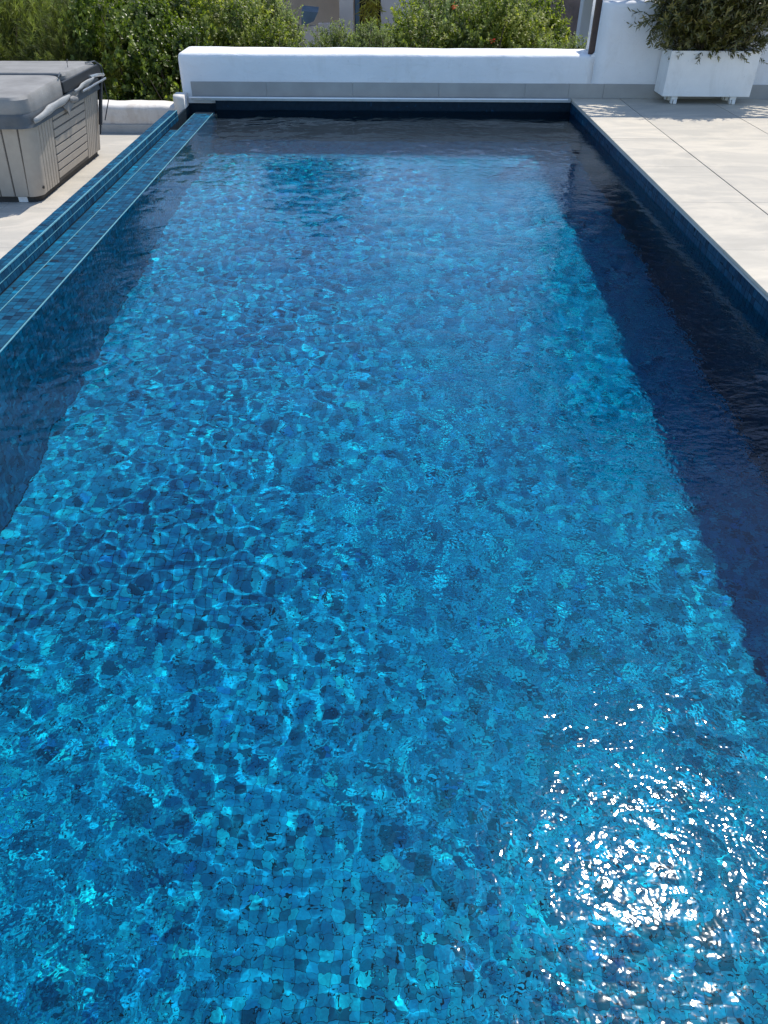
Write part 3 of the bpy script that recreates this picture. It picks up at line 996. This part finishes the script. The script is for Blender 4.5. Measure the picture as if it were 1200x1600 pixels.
def bush_meshes(kind, seed):
    r = np.random.default_rng(seed)
    if kind == 'round':
        A = shoots(r, 1300, 13, (0, 0, 0), (1, 1, 1), .20, .080, .052, up=.35, inner=.35, spread=.85, clumps=75)
        mat = L_round
    elif kind == 'olive':
        A = shoots(r, 1500, 14, (0, 0, 0), (1, 1, 1), .20, .080, .034, up=.28, inner=.3, spread=.9, clumps=110)
        mat = L_olive
    elif kind == 'lime':
        A = shoots(r, 1500, 14, (0, 0, 0), (1, 1, 1), .20, .085, .040, up=.28, inner=.3, spread=.9, clumps=100)
        mat = L_lime
    elif kind == 'pine':
        A = shoots(r, 900, 46, (0, 0, 0), (1, 1, 1), .34, .14, .010, up=.4, inner=.35, spread=.55)
        mat = L_pine
    return leaf_mesh('crown', *A[:6], mat), A[6][::14]
BUSH = {}
for kd in ('round', 'olive', 'lime', 'pine'):
    for v in range(2):
        BUSH[kd, v] = bush_meshes(kd, 40 + v * 7 + len(kd))

def shrub(kind, v, x, y, top, rad, height, label, name='shrub', cat='shrub'):
    """crown centre placed so that its top is at z=top"""
    me, B = BUSH[kind, v]
    height = min(height, rad * 1.2)
    cz = top - height * 1.08 - .12
    g = gz1(x, y)
    o = empty(name, (x, y, g), 0)
    tag(o, label, cat, 'shrubs growing beyond the pool walls')
    c = bpy.data.objects.new('crown', me)
    c.location = (0, 0, cz - g)
    c.scale = (rad, rad, height)
    c.rotation_euler = (0, 0, random.uniform(0, 6.28))
    tag(c, kind='stuff')
    link(c, o)
    m = Matrix.Rotation(c.rotation_euler.z, 3, 'Z')
    ends = []
    for b in B[:26]:
        q_ = m @ Vector((b[0] * rad, b[1] * rad, b[2] * height))
        ends.append((q_.x, q_.y, q_.z + cz - g))
    stems_obj('trunk', (0, 0, -.05), ends, M['bark'], o, .022, np.random.default_rng(int(x * 10) % 97), 4, 4)
    return o

SH = [
    # kind v  x      y     top  rad  height  label
    ('pine', 0, -5.55, 12.2, 1.35, 1.15, 1.35, 'feathery young pine, leftmost beyond the hot tub'),
    ('pine', 1, -4.35, 11.75, .95, .62, 1.05, 'light green feathery pine beside the corner of the hot tub'),
    ('round', 0, -3.55, 12.0, 1.25, .85, 1.30, 'tall dark round-leaved shrub right above the hot tub corner'),
    ('round', 1, -2.80, 11.55, .78, .62, 1.05, 'bright lime tipped round-leaved shrub behind the low cream wall'),
    ('round', 0, -3.45, 11.25, .12, .50, .55, 'low dark green shrub just over the low cream wall'),
    ('round', 1, -4.6, 11.4, .20, .65, .60, 'low dark shrub behind the back of the hot tub'),
    ('lime', 0, -2.2, 12.3, 1.15, .72, 1.15, 'upright light green shrub behind the left end of the parapet'),
    ('olive', 0, -2.9, 13.2, 1.5, 1.1, 1.6, 'grey green shrub standing behind the lime tipped one'),
    ('olive', 1, -1.85, 12.8, 1.05, .62, 1.3, 'olive toned shrub left of the slate capped pillar'),
    ('lime', 1, -1.62, 11.8, .72, .50, .9, 'small fresh green shrub rising over the parapet left part'),
    ('olive', 0, -.72, 12.4, .66, .40, 1.0, 'short grey olive shrub in front of the beige house'),
    ('olive', 1, -.18, 12.0, .72, .36, .95, 'narrow olive shrub below the dark doorway'),
    ('lime', 0, .50, 12.3, .90, .60, 1.1, 'fresh green shrub right of the dark doorway'),
    ('olive', 0, .95, 12.7, 1.15, .72, 1.4, 'bushy grey green shrub at the middle of the parapet'),
    ('lime', 1, 1.5, 12.3, 1.05, .66, 1.3, 'yellow green shrub with red blossoms behind the parapet'),
    ('lime', 0, 2.0, 13.2, 1.1, .72, 1.4, 'tall yellow green shrub left of the reddish bank'),
    ('olive', 1, 2.05, 12.1, .55, .50, .9, 'dull olive shrub below the yellow green one near the brown post'),
    ('olive', 0, 2.75, 12.5, .50, .60, .9, 'low grassy grey green shrub beside the brown post'),
    ('olive', 1, -4.9, 14.2, 1.6, 1.4, 1.8, 'large olive shrub behind the feathery pines'),
    ('round', 0, -3.2, 14.8, 1.5, 1.2, 1.8, 'dark shrub in the second row behind the parapet'),
    ('round', 1, -6.4, 13.6, 1.5, 1.3, 1.7, 'dark leafy shrub at the far left edge'),
    ('lime', 1, 1.0, 15.2, 1.1, 1.1, 1.6, 'pale yellow green shrub in the second row beyond the parapet'),
    ('round', 1, 3.3, 15.0, -.15, .8, 1.3, 'dark green shrub at the foot of the reddish bank'),
]
for s in SH:
    o = shrub(*s)
    if 'red blossoms' in s[-1]:
        r = np.random.default_rng(8)
        for (fx, fy, fz) in ((1.42, 11.75, .40), (.90, 12.0, .78)):
            n = 12
            d = r.normal(size=(n, 3))
            fm = leaf_mesh('blossom', np.array([[fx, fy, fz]]) + d * .012, d, r.normal(size=(n, 3)), np.full(n, .032), np.full(n, .014), r.random(n), L_red)
            fo = bpy.data.objects.new('blossom', fm)
            fo.location = (-o.location.x, -o.location.y, -o.location.z)
            link(fo, o)

# tall trees whose crowns stand above the frame and show in the water
def tree(x, y, h, rad, crown_h, label, seed):
    r = np.random.default_rng(seed)
    g = gz1(x, y)
    o = empty('tree', (x, y, g))
    tag(o, label, 'tree')
    big = max(1, rad / 2.4)
    A = shoots(r, 1500, 14, (0, 0, h - crown_h - g), (rad, rad, crown_h), .5 * big, .19 * big, .09 * big, up=.35, inner=.35, spread=.8)
    c = bpy.data.objects.new('crown', leaf_mesh('crown', *A[:6], L_tree))
    tag(c, kind='stuff'); link(c, o)
    bm = bmesh.new()
    top = Vector((0, 0, h - crown_h - g))
    tube_bm(bm, [(0, 0, -.1), (.08, .05, top.z * .5), top], [.16, .12, .08], 8)
    for b in A[6][::30]:
        tube_bm(bm, [Vector((.05, .03, top.z * .7)), Vector(b).lerp(top, .5), Vector(b)], [.05, .03, .01], 5)
    from_bm('trunk', bm, M['bark'], o, smooth=True)
tree(-3.3, 34.0, 8.0, 2.2, 3.2, 'dark tree standing behind the beige house, seen mirrored at the far end of the pool', 71)
tree(-8.6, 16.5, 7.4, 2.6, 3.6, 'broad dark tree beyond the terrace, seen mirrored along the left pool edge', 72)
tree(-5.9, 15.8, 3.4, 1.1, 1.9, 'low round tree beyond the terrace, seen mirrored near the far left pool corner', 76)
tree(11.2, 28.0, 17, 4.9, 8.5, 'big dark tree far behind the tall white wall, seen mirrored at the right pool edge', 73)
tree(19.5, 29.0, 18, 5.5, 9.0, 'second big dark tree far behind the planter, seen mirrored in the near right water', 74)

# ------------------------------------------------------------------ neighbouring buildings
hs = empty('neighbour_house', (0, 25, -3))
tag(hs, 'beige rendered house with a dark doorway beyond the shrubs', 'house')
local(box('wall', -1.34, -.95, 25, 25.4, -3.2, 1.6, M['house'], None, .01), hs)
local(box('wall', -.18, 3.4, 25.3, 25.6, -3.2, 1.6, M['house'], None, .01), hs)
local(box('doorway', -.949, -.181, 25.9, 26.0, -3.2, 1.6, M['darkhole'], None), hs)
local(box('door_post', -.90, -.78, 25.1, 25.25, -3.2, 1.6, M['slate'], None, .01), hs)
local(box('parapet_wall', -1.96, -1.345, 25.1, 25.35, -3.2, -.66, M['house'], None, .01), hs)
local(box('back_wall', -6, -1.0, 29, 29.4, -3.2, 2.4, M['house'], None, .01), hs)
local(box('roof', -6.2, 3.6, 24.8, 29.6, 1.6, 1.8, M['house'], None, .01), hs)
gp = empty('gate_pillar', (-2.2, 24, -3))
tag(gp, 'cream gate pillar with a sloping slate cap', 'pillar')
local(box('pillar_body', -2.25, -1.95, 24, 24.3, -3.2, -.62, M['house'], None, .01), gp)
bm = bmesh.new()
vs = [(-2.32, 23.9, -.62), (-1.98, 23.9, -.50), (-1.86, 23.9, -.30), (-2.30, 23.9, -.26)]
a_ = [bm.verts.new(v) for v in vs]; b4 = [bm.verts.new((v[0], 24.4, v[2] + .08)) for v in vs]
bm.faces.new(a_); bm.faces.new(b4[::-1])
for k in range(4): bm.faces.new((a_[k], a_[(k + 1) % 4], b4[(k + 1) % 4], b4[k]))
local(from_bm('cap', bm, M['slate'], None), gp)

bk = bmesh.new()
rr = np.random.default_rng(2)
nxk, nyk = 26, 14
vv = [[bk.verts.new((3.4 + 5.4 * i / nxk, 23 + 1.8 * j / nyk + rr.normal(0, .05), -3.3 + 4.0 * j / nyk + rr.normal(0, .06))) for j in range(nyk + 1)] for i in range(nxk + 1)]
for i in range(nxk):
    for j in range(nyk):
        bk.faces.new((vv[i][j], vv[i + 1][j], vv[i + 1][j + 1], vv[i][j + 1]))
bo = from_bm('earth_bank', bk, M['bank'], None)
tag(bo, 'reddish brown earth bank beyond the shrubs', kind='structure')

wh = empty('white_outbuilding', (4.6, 18, -2.5))
tag(wh, 'white outbuilding with dark timber rafters beside the brown post', 'outbuilding')
local(box('wall', 4.05, 4.16, 17.2, 17.5, -3, .75, M['house_w'], None, .01), wh)
local(box('wall', 4.16, 8.0, 19.0, 19.3, -3, .75, M['house_w'], None, .01), wh)
local(box('roof', 4.0, 8.2, 17.0, 19.4, .75, .9, M['house_w'], None, .01), wh)
for k, (z0, z1) in enumerate(((.50, .40), (.28, .12))):
    bm = bmesh.new()
    tube_bm(bm, [(4.1, 16.9, z0), (5.4, 16.9, z1 - .3)], .07, 4)
    local(from_bm('rafter', bm, M['wood'], None), wh)
local(box('timber_post', 4.30, 4.42, 16.9, 17.0, -3, .7, M['wood'], None, .005), wh)

# yellow leaved palm by the doorway
r = np.random.default_rng(17)
py = empty('yellow_palm', (-.45, 24.2, -3))
tag(py, 'yellow leaved palm beside the dark doorway', 'palm')
n = 260
d = r.normal(size=(n, 3)); d[:, 2] = -abs(d[:, 2]) * 1.2
P0 = np.stack([r.normal(.0, .10, n), r.normal(0, .1, n), 2.72 + r.uniform(-.2, .3, n)], 1)
fo = bpy.data.objects.new('fronds', leaf_mesh('fronds', P0, d, r.normal(size=(n, 3)), r.uniform(.15, .35, n), np.full(n, .03), r.random(n), L_palm))
tag(fo, kind='stuff'); link(fo, py)
bm = bmesh.new(); tube_bm(bm, [(0, 0, -.1), (.03, 0, 1.4), (0, 0, 2.8)], [.07, .05, .04], 7)
from_bm('trunk', bm, M['bark'], py, smooth=True)
